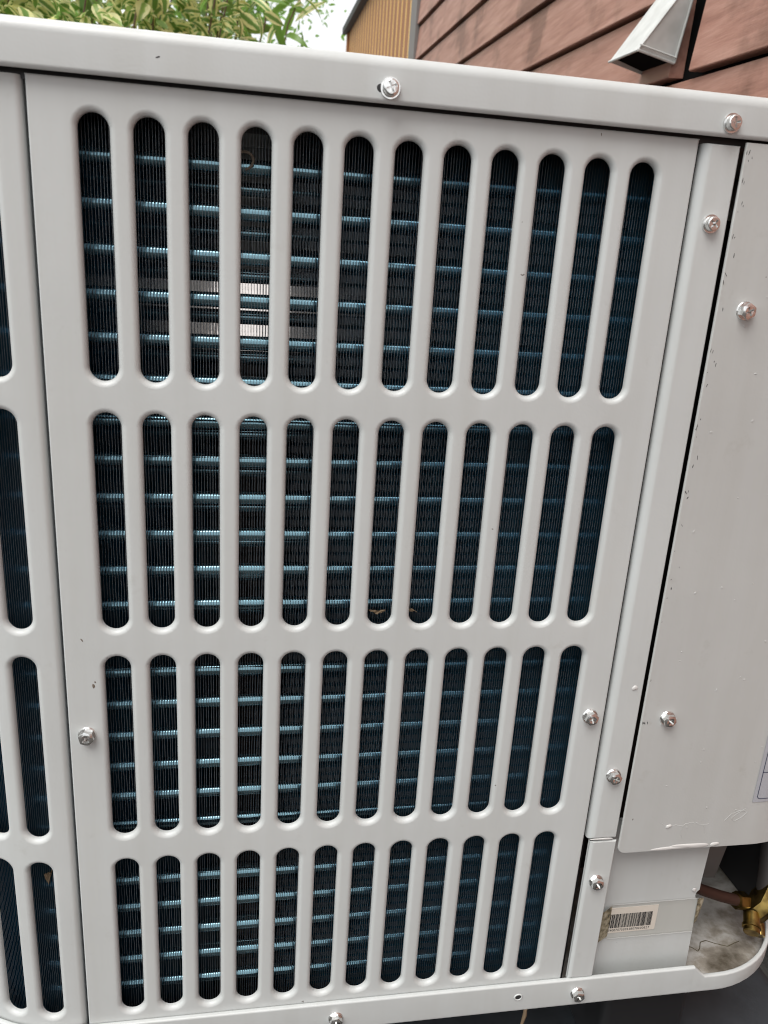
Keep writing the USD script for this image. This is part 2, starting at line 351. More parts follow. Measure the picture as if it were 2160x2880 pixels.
# inner plate behind the cover, notched on its right edge
poly = sg.Polygon([(.150, -.2385), (.2190, -.2385), (.2165, -.17), (.2178, -.12), (.150, -.12)]).difference(sg.Point(.2188, -.1785).buffer(.0042, 12))
pl = trimesh.creation.extrude_polygon(poly, .0012, engine='earcut'); v, f = arr(pl)
part('inner_plate', (np.column_stack([v[:, 0], .0088 + v[:, 2], v[:, 1]]), f[:, ::-1]), m_paint, hp)

# base pan
def ztop(a):
    x, y = a
    if y > .001: return -.2300 if x > 0 else -.2224
    return float(np.interp(x, [.2168, .2244], [-.2224, -.2300]))
ex = (.2168, .2206, .2244)
P8 = [(.0002, lambda a: -.2385), (.0002, lambda a: ztop(a) - .0008), (.0005, lambda a: ztop(a) - .0002), (.0010, ztop), (.0022, ztop), (.0027, lambda a: ztop(a) - .0003), (.0030, lambda a: ztop(a) - .0010), (.0030, -.2405), (.0020, -.2424), (-.010, -.2424)]
pan = join([sweep([(o, z) for o, z in P8], ex)])
pn = part('base_pan', pan, m_lid, hp, smooth=40)
part('pan_floor', join([fill(.0010, -.2386), fill(-.0105, -.2422, False)]), m_pan, hp)
for x in (-.13, .21):
    for y in (.05, .25): part('rubber_foot', rbox(x - .03, x + .03, y - .025, y + .025, SZ - .002, -.2415, .006), m_black, hp, smooth=40)

# housing behind: front sheet with the fan outlet, partition, back of coil box
FC = (-.055, -.020)
shp = sg.Polygon([(X0 + .02, -.238), (.15, -.238), (.15, .24), (X0 + .02, .24)]).difference(sg.Point(*FC).buffer(.177, 40))
pf = trimesh.creation.extrude_polygon(shp, .0015, engine='earcut'); v, f = arr(pf)
part('outlet_panel', (np.column_stack([v[:, 0], YB - .002 + v[:, 2] * .5, v[:, 1]]), f[:, ::-1]), m_paint, hp)
part('outlet_panel', box(.1505, X1 - .02, YB - .003, YB - .001, -.238, .24), m_paint, hp, label='plain sheet beside the fan outlet')
sv = np.array([[(X1 - .001, y, z) for z in (-.136, .24)] for y in (.12, YB - .03)]); part('side_panel', box(X1 - .002, X1, .066, YB - .03, -.132, .24), m_paint, hp); part('valve_shield', box(X1 - .0035, X1 - .0022, .046, YB - .03, -.2380, -.128), m_dark, hp)  # the lower dark panel is added to shade the valve recess
part('partition', join([box(.1380, .1392, .012, YB - .004, -.2380, .24), box(.1392, .290, .100, .1012, -.2380, .05)]), m_dark, hp)
part('valve_bracket', (lambda q: (q, np.array([[0, 1, 2], [0, 2, 3]])))(np.array([(.2195, .030, -.145), (.262, .048, -.170), (.262, .055, -.212), (.2195, .035, -.190)])), m_grey, hp)
part('insulation', box(.1400, .290, .036, .099, -.158, .20), m_plastic, hp)
hub = tube([(FC[0], .16, FC[1]), (FC[0], .262, FC[1])], .05, 24)
fan = part('fan', hub, m_plastic, hp, smooth=40)
for k in range(3):
    a0 = k * 2 * PI / 3 + 1.785
    P = np.array([[(FC[0] + r * math.cos(a0 + t), .215 + .05 * (t / 1.45) + .004, FC[1] + r * math.sin(a0 + t)) for t in np.linspace(0, 1.45, 14)] for r in np.linspace(.045,   .168, 6)])
    part('fan_blade', join([grid(P), grid((P + [0, .003, 0])[::-1])]), m_plastic, fan, smooth=60)

part('motor_bracket', box(-.118, .020, .0995, .1010, -.2380, .1250), plain('brown_grey_steel', (.085, .07, .062), .55, .2), hp)  # unseen plate, added to block light coming through the coil
part('fan_motor', tube([(FC[0], .102, FC[1]), (FC[0], .158, FC[1])], .048, 24), m_plastic, hp, smooth=40)

# coil: fins and tubes
FY, FD, FT, TP, TR = .0135, .0225, .00011, .01756, .0031
Z0T = .1713 - .0019
tz = [Z0T + TP * k for k in range(2, -23, -1)]
coil = part('coil', box(.1366, .1376, FY + .001, FY + FD, -.2340, .2207), m_dark, hp)
part('end_plate', box(-.14, .1364, FY + .001, FY + FD, .2195, .2207), m_dark, coil); part('end_plate', box(-.14, .1364, FY + .001, FY + FD, -.2340, -.2328), m_dark, coil)
ZF0, ZF1 = -.2326, .2190
def fin_template(slit):
    """thin sheet with a gently wavy front edge and raised slit strips between the tubes"""
    zs = np.linspace(ZF0, ZF1, 41)
    q = []
    for sx in (-FT / 2, FT / 2): q.append([[(sx, 0, z) for z in zs], [(sx, FD, z) for z in zs]])
    A, B = np.array(q[0]), np.array(q[1])
    ms = [grid(A), grid(B[::-1]), grid(np.array([B[0], A[0]])), grid(np.array([A[1], B[1]]))]
    h = -.00042; t = -.00008
    for zc in tz if slit else ():
        for dz in (TP * .34, TP * .62):
            z0, z1 = zc - dz - .0021, zc - dz + .0021
            for y0 in (.0013, .0036):
                y1 = y0 + .0013
                for o in (0, t):
                    pr = np.array([[(0, y, z0), (h + o, y, z0 + .0005), (h + o, y, z1 - .0005), (0, y, z1)] for y in (y0, y1)])
                    ms.append(grid(pr if o else pr[::-1]))
                pr = np.array([[(h + o, y0, z) for z in (z0 + .0005, z1 - .0005)] for o in (t, 0)]); ms.append(grid(pr))
    return join(ms)
FV, FF = fin_template(True); FVP, FFP = fin_template(False)
FP = .00125
r2 = np.random.RandomState(3)
fx, x = [], .1362
while len(fx) < 296: fx.append(x); x -= FP
for x in fx:
    k_ = min(1, max(0, (x + .088) / .07)) ** .7       # the raised slits get shallower towards the corner
    v, ff = (FV.copy(), FF) if k_ > .2 else (FVP.copy(), FFP)
    raised = v[:, 0] < -FT; v[raised, 0] *= k_
    w = r2.normal(0, 1, 3)
    zz_ = v[:, 2]
    wob = .00005 * (w[0] * np.sin(zz_ * 38 + w[1] * 3) + .6 * np.sin(zz_ * 110 + w[2] * 5)) + r2.normal(0, .00003)
    fade = np.clip(1 - v[:, 1] / .012, 0, 1)
    v[:, 0] += x + wob * fade
    part('fin', (bendp(v[:, 0], FY + v[:, 1], v[:, 2]), ff), m_fin, coil)
xpath = np.concatenate([[.138, .07, 0, -.07], np.linspace(XL, XL - RL * PI / 2, 12), [XL - RL * PI / 2 - .06, XL - RL * PI / 2 - .12]])
def tube_mesh(z, y, n):
    P = bendp(xpath, np.full(len(xpath), y), np.full(len(xpath), z)); return tube(P, TR, n, False)
for z in tz: part('tube', tube_mesh(z, FY + .0050, 22), m_tube, coil, smooth=60)
for z in tz[:-1]: part('tube', tube_mesh(z - TP * .43, FY + .0050 + .0115, 14), m_tube, coil, smooth=60)

# screws
def screw_mesh(kind):
    if kind == 'hex':
        fl = m3.Manifold.cylinder(.0007, .0043, .0039, 28)
        hx = m3.CrossSection([[(.0036 * math.cos(k * PI / 3), .0036 * math.sin(k * PI / 3)) for k in range(6)]]).extrude(.0044)
        dome = m3.Manifold.sphere(.0080, 48).translate([0, 0, -.0039])
        dish = m3.Manifold.sphere(.007, 40).translate([0, 0, .0105])
        b = fl + ((hx ^ dome) - dish); d = .0019; L, wd = .0042, .00075
    else:
        fl = m3.Manifold.cylinder(.0008, .0040, .0038, 28)
        hd = m3.Manifold.cylinder(.0034, .0034, .0028, 28) ^ m3.Manifold.sphere(.0052, 40).translate([0, 0, -.0012])
        b = fl + hd; d = .0019; L, wd = .0042, .0008
    top = .0038
    cr = m3.Manifold.cube([L, wd, .004], True).translate([0, 0, top + .002 - d]) + m3.Manifold.cube([wd, L, .004], True).translate([0, 0, top + .002 - d])
    cr = cr + m3.Manifold.cylinder(.004, .0002, .0011, 10).translate([0, 0, top - d - .0004])
    return b - cr
SCR = {k: arr(screw_mesh(k)) for k in ('hex', 'pan')}
def screw(kind, x, y, z, rot, tilt=0, label=None):
    v, f = SCR[kind]; c, s = math.cos(rot), math.sin(rot)
    q = np.column_stack([v[:, 0] * c - v[:, 1] * s, v[:, 0] * s + v[:, 1] * c, v[:, 2]])
    part('screw', (np.column_stack([x + q[:, 0], y - q[:, 2], z + q[:, 1] + tilt * q[:, 2]]), f), m_zinc, hp, smooth=28, label=label)
screw('pan', -.0002, -.0042, .2343, .45, label='cross head screw in the middle of the lid edge')
screw('pan', .1424, -.0042, .2343, .2)
for a in [('pan', .1422, -.0018, .1954, .9), ('hex', .1655, -.0030, .1604, .5), ('hex', -.1246, 0, -.0464, .75), ('hex', .1240, 0, -.0466, .3), ('hex', .1661, -.0030, -.0476, .9),
          ('hex', .1419, -.0018, -.0826, 1.2), ('hex', .1424, -.0018, -.1522, .6), ('hex', -.0010, -.0030, -.2330, .2), ('hex', .1422, -.0030, -.2326, .75)]: screw(*a)
def disc(x, y, z, rx, rz, n=20, dome=0.0):
    t = np.linspace(0, 2 * PI, n, endpoint=False)
    v = np.vstack([[x, y - dome, z]] + [[x + rx * math.cos(a), y, z + rz * math.sin(a)] for a in t])
    return v, np.array([[0, 1 + k, 1 + (k + 1) % n] for k in range(n)])
def blob(x, y, z, rx, rz, h, seed=0, rot=0, n=26):
    """a soft raised drop of paint on a surface at y"""
    rows = []
    t = np.linspace(0, 2 * PI, n + 1); k = 1 + .22 * np.sin(2 * t + seed) + .12 * np.sin(3 * t + seed * 2.3)
    for a in np.linspace(0, PI / 2, 6):
        c, s = math.cos(a), math.sin(a)
        u, w = rx * c * k * np.cos(t), rz * c * k * np.sin(t)
        rows.append(np.column_stack([x + u * math.cos(rot) - w * math.sin(rot), np.full(n + 1, y - h * s), z + u * math.sin(rot) + w * math.cos(rot)]))
    return grid(np.array(rows)[:, ::-1])
part('screw_slot', blob(-.0033, -.0042, .2344, .0024, .0019, .0002), m_black, hp, smooth=60, label='black patch painted for the shaded oval hole under the lid screw')  # thin black blob painted for the shade in the hole, nothing is cut
part('drain_hole', join([disc(.1056, -.00312, -.2310, .0019, .0017), ]), m_dark, hp)
tor = trimesh.creation.torus(.0022, .0005, 24, 8); v, f = arr(tor); part('drain_hole_rim', (np.column_stack([.1056 + v[:, 0], -.0030 + v[:, 2], -.2310 + v[:, 1] * .9]), f), m_lid, hp, smooth=60)

# paint drips, scratches and scuffs on the service cover and posts
CY = -.0030
for a in [(.184, CY, -.1318, .011, .0012, .0005, 1), (.196, CY, -.1311, .010, .0017, .0006, 2.4), (.2101, CY, -.1311, .0024, .0014, .0006, .5), (.1794, CY, -.1169, .0015, .0013, .0006, .3)]:
    part('paint_drip', blob(*a), m_drip, cover, smooth=60)
part('paint_drip', blob(.1453, -.0018, -.0296, .0013, .0016, .0006, 1.2), m_drip, hp, smooth=60)
part('paint_drip', blob(.1418, -.0018, -.1234, .0058, .0007, .0004, 2.0), m_drip, hp, smooth=60)
part('paint_drip', blob(.2128, .0084, -.1742, .0011, .0018, .0006, 2.0), m_drip, hp, smooth=60)
ridge = []
for pts in [[(.176, -.1165), (.179, -.1185), (.1815, -.1192), (.186, -.1188), (.190, -.1199), (.1915, -.1185), (.195, -.1178), (.199, -.1190), (.203, -.1200), (.206, -.1195)], [(.1905, -.1195), (.1895, -.124), (.1912, -.128)], [(.203, -.120), (.205, -.126)]]:
    q = np.array(pts); q = np.column_stack([q[:, 0] - .0021, np.full(len(q), CY), q[:, 1] + .0026]); ridge.append(tube(q, .00009, 6))
part('paint_run', join(ridge), m_cover, cover, smooth=60)
rs = np.random.RandomState(5); scuff = []
for k in range(95):
    z = .225 - .40 * rs.rand() ** 1.0; z = max(z, -.05)
    den = math.exp(-((z - .15) / .07) ** 2)
    if rs.rand() > .25 + den: continue
    dx = abs(rs.normal(0, .0016)) + .0003
    L, wd = rs.uniform(.0002, .0012), rs.uniform(.00008, .0002)
    scuff.append(blob(.1520 + dx, CY - .00002, z, wd, L, .00006, k, rs.normal(0, .25), 8))
part('scuff', join(scuff), m_dark, cover, kind='stuff')
bump = []
for k in range(55): bump.append(blob(rs.uniform(.160, .245), CY, rs.uniform(-.12, .21), rs.uniform(.0003, .0007), rs.uniform(.0003, .0009), rs.uniform(.0001, .0002), k, 0, 10))
part('paint_bump', join(bump), m_cover, cover, smooth=60, kind='stuff')
sq = [(.2155, -.1178), (.219, -.1135), (.2245, -.1115), (.2290, -.1128), (.2255, -.1165), (.2215, -.1185), (.2195, -.1165), (.222, -.1140), (.2270, -.1105)]
q = np.array(sq); tt = np.linspace(0, len(q) - 1, 40); q = np.column_stack([np.interp(tt, range(len(q)), q[:, 0]) - .0024, np.full(40, CY - .0001), np.interp(tt, range(len(q)), q[:, 1]) + .0025])
part('scratch', tube(q, .00008, 5), m_cover, cover)
chips = [blob(-.1206, -.00003, -.0207, .0005, .0013, .00008, 1, .25, 14), blob(-.1198, -.00003, -.0187, .0003, .0006, .00008, 2, .3, 10), blob(-.1245, -.00003, .0025, .0003, .0009, .00008, 3, .4, 10), blob(.0885, -.00003, .2262, .0002, .0006, .00005, 3)]
part('paint_chip', join(chips), plain('chipped_paint', (.14, .11, .085), .6), hp)
part('lid_mark', blob(-.0855, -.00435, .2367, .0007, .0003, .00006, 2, .4, 10), m_dark, lid)

# labels
def flat(poly, y, t=.0002, ze=None):
    e = trimesh.creation.extrude_polygon(poly, t, engine='earcut'); v, f = arr(e); return np.column_stack([v[:, 0], y - v[:, 2], v[:, 1]]), f
LX0, LX1, LZ0, LZ1, LY = .1610, .1918, -.2016, -.1832, .0087
lab = part('barcode_label', flat(sg.Polygon([(LX0, LZ0 - .0002), (LX1 - .0006, LZ0), (LX1, LZ0 + .0006), (LX1, LZ1), (LX0, LZ1)]), LY, .0002), m_paper, hp)
bars, x = [], LX0 + .0006; rb = random.Random(11)
while x < LX1 - .0030:
    wd = rb.choice([.00022, .00022, .00044, .00066]); bars.append(box(x, min(x + wd, LX1 - .0028), LY - .00035, LY - .00022, LZ0 + .0036, LZ1 - .0046)); x += wd + rb.choice([.00022, .00022, .00044])
part('barcode', join(bars), m_ink, lab)
tx = meshkit.text_mesh('340E70752011B070100517', .00150, .0001); v, f = arr(tx); sc = (LX1 - .0038 - LX0 - .0006) / np.ptp(v[:, 0])
part('label_text', (np.column_stack([LX0 + .0006 + v[:, 0] * sc, LY - .00022 - v[:, 2], LZ0 + .0012 + v[:, 1]]), f), m_ink, lab)
part('clear_tape', (np.array([(.1600, .0078, -.2052), (.2172, .0078, -.2052), (.2166, .0078, -.1800), (.1600, .0078, -.1800)]), np.array([[0, 1, 2], [0, 2, 3]])), m_tape, hp)
part('tape_edge', join([box(.1615, .2170, .00755, .00775, -.2053, -.20505), box(.1615, .2166, .00755, .00775, -.1801, -.17985)]), m_cover, hp)
part('tape_residue', (np.array([(.1524, .0042, -.2050), (.1612, .0076, -.2030), (.1612, .0076, -.1805), (.1524, .0042, -.1830)]), np.array([[0, 1, 2], [0, 2, 3]])), m_gum, hp)
part('tape_residue', (np.array([(.2172, .0080, -.2000), (.2198, .0095, -.1985), (.2216, .0095, -.1840), (.2205, .0090, -.1812), (.2164, .0080, -.1805)]), np.array([[0, 1, 2], [0, 2, 3], [0, 3, 4]])), m_gum, hp)
rl = sg.Polygon([(.2306, -.1068), (.330, -.1068), (.330, .02), (.2306, .02)])
def bentflat(x0, x1, z0, z1, y, n=24): return bent(grid(np.array([[(x, y, z0), (x, y, z1)] for x in np.linspace(x0, x1, n)])[:, ::-1]))
rat = part('rating_label', bentflat(.2277, .310, -.1039, .0215, CY - .0003), m_plate, hp)
bl = [bentflat(.2298, .2302, -.0995, .0175, CY - .0005, 3), bentflat(.2318, .306, -.1018, -.1014, CY - .0005), bentflat(.2300, .306, -.0845, -.0841, CY - .0005)]
arc_ = np.array([[(.2320 + r * math.cos(t), CY - .0005, -.0996 + r * math.sin(t)) for r in (.0018, .0022)] for t in np.linspace(PI, 1.5 * PI, 8)]); bl.append(bent(grid(arc_)))
part('label_border', join(bl), m_blue, rat)

# service valve and pipe
va = part('service_valve', m3.Manifold.batch_hull([m3.Manifold.cylinder(.015, .0068, .0068, 6).rotate([18, 25, 10]).translate([.2725, .0275, -.2190]), m3.Manifold.cylinder(.013, .0072, .0072, 6).rotate([18, 25, 10]).translate([.2790, .0300, -.2085])]), m_brass, hp, smooth=30)
capd = np.array([-.42, -.78, -.42]); capd /= np.linalg.norm(capd); c0 = np.array([.2700, .0245, -.2135])
part('valve_cap', tube([c0, c0 + capd * .007, c0 + capd * .0073, c0 + capd * .0092, c0 + capd * .0095, c0 + capd * .0118, c0 + capd * .0124], .005, 24, True, [.0050, .0050, .0057, .0057, .0050, .0050, .0044]), m_brass, va, smooth=40)
part('valve_nut', tube([(.2655, .0280, -.2062), (.2575, .0262, -.2030)], .0056, 6), m_brass, va, smooth=20)
part('valve_port', tube([(.2765, .024, -.2215), (.2740, .018, -.2255)], .0036, 12), m_brass, va, smooth=40)
part('pipe', tube([(.2580, .0263, -.2032), (.2450, .0265, -.1985), (.2325, .0265, -.1930), (.215, .0255, -.183), (.18, .025, -.16)], .0035, 14), m_copper, va, smooth=60)
part('valve_stem', tube([(.2820, .030, -.204), (.2865, .042, -.165)],   .0062, 16), m_plastic, va, smooth=40)
st = np.array([(.228, .028), (.2335, .026), (.236, .0225), (.2385, .0245), (.2415, .029), (.246, .030), (.251, .027), (.258, .024), (.264, .026), (.268, .027)])
tt = np.linspace(0, len(st) - 1, 50); q = np.column_stack([np.interp(tt, range(len(st)), st[:, 0]), np.interp(tt, range(len(st)), st[:, 1]), np.full(50, -.2385)])
part('dirt_line', tube(q, .0003, 5), plain('brown_dirt', (.10, .085, .055), .8), hp)

# ------------------------------------------------------------------ dry debris caught in the coil
m_dry = plain('dry_leaf', (.18, .125, .075), .8)
def crumple(x, y, z, L, h, seed, n=9):
    r = np.random.RandomState(seed); P = np.array([[(x + L * (u - .5), y + r.normal(0, .0004), z + h * w + .5 * h * math.sin(u * 5 + seed) + r.normal(0, h * .12)) for w in np.linspace(-.5, .5, 4) * (1 - (2 * u - 1) ** 2)] for u in np.linspace(.02, .98, n)])
    return join([grid(P), grid((P + [0, .0004, 0])[::-1])])
single('dry_leaf', crumple(.0102, .0105, .0100, .0085, .0014, 2), m_dry, 'largest tan dry leaf scrap, lying at the bottom of a second row slot', 'dry leaf', smooth=60)
single('dry_leaf', crumple(.0265, .0105, .0096, .0070, .0012, 5), m_dry, 'small tan leaf scrap one slot right of the largest dry scrap', 'dry leaf', smooth=60)
cr = []
for t in np.linspace(-.3, 4.2, 22): cr.append((-.0538 + .0022 * math.sin(t) * (1 + .12 * t), .0120, .2055 - .0022 * math.cos(t) + .0006 * t))
single('curled_tendril', tube(cr, .0006, 6), plain('dry_tendril', (.16, .13, .10), .8), 'grey brown curled dry tendril at the top of the fourth slot', 'tendril', smooth=60)
single('dry_leaf', crumple(-.1505, .0135, -.1365, .0042, .0050, 9), m_dry, 'brown dry leaf bit in the lowest slot left of the seam', 'dry leaf', smooth=60)
single('root_strand', tube([(.112, -.0015, -.2425), (.1124, -.001, -.2475), (.1118, 0, -.2560), (.1110, .0004, -.262), (.1112, 0, -.27)], .0016, 8, True, [.0011, .0013, .0009, .0004, .0003]), m_dry, 'short brown root strand hanging under the front lip of the base pan', 'root', smooth=60)

# ------------------------------------------------------------------ house wall on the right, in its own plumb frame
HA = math.atan(.047)
def house(v):
    v = np.asarray(v, float); c, s = math.cos(HA), math.sin(HA)
    return np.column_stack([v[:, 0], c * v[:, 1] - s * v[:, 2], s * v[:, 1] + c * v[:, 2]])
def hm(m): v, f = arr(m); return house(v), f
m_side = M('brown_pink_siding', {'g': ('geometry', {}), 'mp': ('mapping', {'scale': (1., .10, 1.)}), 'n': ('noise_texture', {'scale': 70.0, 'detail': 8.0, 'roughness': .62}),
    'n2': ('noise_texture', {'scale': 7.0, 'detail': 5.0, 'roughness': .6}),
    'r': ('rgb_ramp', {'ramp': [(.25, (.24, .112, .082)), (.45, (.35, .176, .132)), (.72, (.45, .255, .20))]}),
    'r2': ('rgb_ramp', {'ramp': [(.38, (.50, .46, .42)), (.50, (1, 1, 1))]}), 'm': ('mix_color', {'blend_type': 'multiply', 'fac': .8}),
    'b': ('bump', {'strength': .4, 'distance': .003}), 'p': ('principled_bsdf', {'roughness': .55})},
    [('g.position', 'mp.vector'), ('mp.vector', 'n.vector'), ('g.position', 'n2.vector'), ('n.fac', 'r.fac'), ('n2.fac', 'r2.fac'), ('r.color', 'm.a'), ('r2.color', 'm.b'), ('m.result', 'p.base_color'), ('n.fac', 'b.height'), ('b.normal', 'p.normal')])
WX, EXP = .46, .0957
hw = thing('house_wall', 'pinkish brown lapped board wall of the house right of the heat pump', 'house wall', (WX, .5, GZ))
zk0 = .3688
for k in range(-8, 26):
    z = zk0 + EXP * k
    # bevelled board: thick proud bottom edge, thin top tucked under the next board
    y0, y1 = -1.9, 2.42
    sec = [(WX + .0122, z + .0066), (WX - .0045, z + .0058), (WX - .0060, z + .0062), (WX - .0066, z + .0075), (WX + .0010, z + EXP - .0006), (WX + .0018, z + EXP), (WX + .0122, z + EXP)]
    for ya, yb in (((y0, .652), (.700, y1)) if .33 < z < .50 else ((y0, y1),)):     # gap added in the boards: its black stands for shadow beside the hood
        ys = np.linspace(ya, yb, 20); dz = rng.gauss(0, .0007)
        P = np.array([[(sx + (rng.gauss(0, .0004) if i in (2, 3) else 0), yv, sz + dz) for i, (sx, sz) in enumerate(sec + sec[:1])] for yv in ys])
        P[:, -1] = P[:, 0]
        v, f = grid(P); m_ = len(sec)
        part('siding_board', hm((v, np.vstack([f, [[0, q + 1, q] for q in range(1, m_ - 1)], [[19 * (m_ + 1), 19 * (m_ + 1) + q, 19 * (m_ + 1) + q + 1] for q in range(1, m_ - 1)]]))), m_side, hw, smooth=30)
part('wall_backing', hm(box(WX + .0130, WX + .15, -1.9, 2.42, -.55, 3.0)), m_shade, hw)
m_trim = plain('grey_trim', (.17, .155, .15), .6)
part('corner_trim', hm(join([box(WX - .012, WX + .06, 2.4205, 2.52, -.55, 3.0)])), m_trim, hw)

# vent hood on the wall
m_hood = M('galvanised_hood', {'g': ('geometry', {}), 'n': ('noise_texture', {'scale': 45.0, 'detail': 6.0}), 'r': ('rgb_ramp', {'ramp': [(.3, (.46, .47, .45)), (.7, (.62, .63, .61))]}),
    'p': ('principled_bsdf', {'metallic': .15, 'roughness': .4})}, [('g.position', 'n.vector'), ('n.fac', 'r.fac'), ('r.color', 'p.base_color')])
C, Pk, B = np.array([.4545, .6749, .4221]), np.array([.4545, .6435, .5138]), np.array([.406, .6749, .4319])
A, Dd = np.array([.406, .7575, .4355]), np.array([.4545, .7620, .4262])
Pk2 = Pk + (A - B)
hd = thing('vent_hood', 'wedge shaped grey metal vent hood open underneath on the brown board wall', 'vent hood', tuple(C))
def sheet(pts, t=.0012):
    pts = np.array(pts); n = np.cross(pts[1] - pts[0], pts[2] - pts[0]); n /= np.linalg.norm(n)
    k = len(pts); v = np.vstack([pts, pts - n * t]); f = []
    for i in range(1, k - 1): f += [[0, i, i + 1], [k, k + i + 1, k + i]]
    for i in range(k): j = (i + 1) % k; f += [[i, k + i, k + j], [i, k + j, j]]
    return v, np.array(f)
part('sloped_top', sheet([B, Pk, Pk2, A]), m_hood, hd)
part('hood_side', sheet([C, Pk - (0, 0, .0003), B]), m_hood, hd)
part('hood_side', sheet([Dd, A, Pk2]), m_hood, hd)
up = np.array([0, -.003, .005])
part('rim', join([tube([B, C], .0017, 8), tube([A, B], .0017, 8), tube([C, Pk], .0016, 8), tube([B, Pk], .0011, 8), tube([B + up + (0, -.0006, 0), C + up + (0, -.0006, 0)], .0009, 8)]), m_hood, hd, smooth=50)
inw = np.array([.006, 0, 0]); e0, e1 = np.array([0, .003, .003]), np.array([0, -.003, .003])
part('dark_lining', m3.Manifold.hull_points([B + e0 + (.003, 0, .0015), C + e0 - (.001, 0, 0), Pk + e0 - (.001, 0, .006), A + e1 + (.003, 0, .0015), Dd + e1 - (.001, 0, 0), Pk2 + e1 - (.001, 0, .006)]), m_shade, hd)  # solid black wedge painting the shade inside the hood

# ------------------------------------------------------------------ timber fence beyond the house corner
m_slat = M('golden_brown_timber', {'g': ('geometry', {}), 'oi': ('object_info', {}), 'mp': ('mapping', {'scale': (1., 1., .06)}), 'n': ('noise_texture', {'scale': 60.0, 'detail': 6.0}),
    'r': ('rgb_ramp', {'ramp': [(.3, (.20, .075, .022)), (.6, (.33, .135, .042)), (.8, (.40, .18, .06))]}), 'p': ('principled_bsdf', {'roughness': .6})},
    [('g.position', 'mp.vector'), ('mp.vector', 'n.vector'), ('n.fac', 'r.fac'), ('r.color', 'p.base_color')])
m_slat2 = plain('lit_edge_yellow', (.85, .55, .18), .55)  # bright yellow painted for light catching the slat edges
fe = thing('timber_fence', 'golden brown timber fence of upright boards with lit edges painted yellow beyond the house corner', 'fence', (WX, 3.4, GZ))
FTOP, y = 1.105, 2.545
while y < 4.44:
    part('board', hm(box(WX + .006, WX + .022, y, y + .0752, -.55, FTOP)), m_slat, fe)
    part('batten', hm(box(WX + .0050, WX + .024, y + .0760, y + .0872, -.55, FTOP)), m_slat2, fe)  # narrow strip whose colour paints a lit slat edge
    y += .088
part('capping', hm(box(WX - .025, WX + .045, 2.53, 4.52, FTOP + .001, FTOP + .032)), m_dark, fe)
part('end_post', hm(box(WX - .004, WX + .055, 4.445, 4.50, -.55, FTOP)), m_slat, fe)

# ------------------------------------------------------------------ planting behind the unit
def leaf_mat(name, centre, margin, sharp=.30):
    return M(name, {'uv': ('texture_coordinate', {}), 's': ('separate_xyz', {}), 'c': ('math', {'math_type': 'subtract', 'value2': .5}), 'ab': ('math', {'math_type': 'absolute'}),
        'g': ('geometry', {}), 'n': ('noise_texture', {'scale': 70.0, 'detail': 3.0}), 'j': ('math', {'math_type': 'multiply_add', 'value2': .34, 'value3': -.17}), 'ad': ('math', {'math_type': 'add'}),
        'oi': ('object_info', {}), 'ov': ('math', {'math_type': 'multiply_add', 'value2': .26, 'value3': -.13}), 'ad2': ('math', {'math_type': 'add'}),
        'r': ('rgb_ramp', {'ramp': [(.0, centre), (sharp - .05, centre), (sharp + .05, margin), (1., margin)]}),
        'd': ('principled_bsdf', {'roughness': .35}), 't': ('translucent_bsdf', {}), 'm': ('mix_closure', {'fac': .45})},
        [('uv.UV', 's.vector'), ('s.x', 'c.value1'), ('c.value', 'ab.value1'), ('g.position', 'n.vector'), ('n.fac', 'j.value1'), ('ab.value', 'ad.value1'), ('j.value', 'ad.value2'),
         ('oi.random', 'ov.value1'), ('ad.value', 'ad2.value1'), ('ov.value', 'ad2.value2'), ('ad2.value', 'r.fac'),
         ('r.color', 'd.base_color'), ('r.color', 't.color'), ('d.BSDF', 'm.closure1'), ('t.BSDF', 'm.closure2')], 'm.closure')
m_var = leaf_mat('variegated_leaf', (.17, .32, .07), (.86, .86, .42), .19)
m_var2 = leaf_mat('pale_variegated_leaf', (.30, .46, .11), (.90, .89, .50), .12)
m_green = leaf_mat('mid_green_leaf', (.13, .22, .045), (.25, .36, .08), .3)
m_far = leaf_mat('pale_green_leaf', (.18, .34, .06), (.26, .42, .10), .3)
m_stem = plain('brown_stem', (.16, .11, .075), .8)
def leaf_arrays(L, Wd, curl, fold, n=7):
    V, U = [], []
    for i, t in enumerate(np.linspace(0, 1, n)):
        w = Wd * (math.sin(PI * t ** .85) ** .8 if 0 < t < 1 else .03)
        ang = curl * t
        yy_ = L * (math.sin(ang) / curl if abs(curl) > 1e-3 else t); zz_ = -L * ((1 - math.cos(ang)) / curl if abs(curl) > 1e-3 else 0)
        for u in (-1, -.5, 0, .5, 1): V.append((u * w / 2, yy_, zz_ + abs(u) * w / 2 * fold)); U.append((.5 + .5 * u * max(w / Wd, .2), t))
    i = np.arange(n * 5).reshape(n, 5); q = np.stack([i[:-1, :-1], i[:-1, 1:], i[1:, 1:], i[1:, :-1]], -1).reshape(-1, 4)
    return np.array(V), np.vstack([q[:, [0, 1, 2]], q[:, [0, 2, 3]]]), np.array(U)
def orient(V, pos, d, roll):
    d = d / np.linalg.norm(d); a = np.cross(d, [0, 0, 1.0]); a /= max(np.linalg.norm(a), 1e-6); b = np.cross(a, d)
    c, s = math.cos(roll), math.sin(roll); a, b = a * c + b * s, b * c - a * s
    return pos + V[:, :1] * a + V[:, 1:2] * d + V[:, 2:] * b
def rnd_dir(r, up=.2):
    v = np.array([r.gauss(0, 1), r.gauss(0, 1), r.gauss(0, .7) + up]); return v / np.linalg.norm(v)
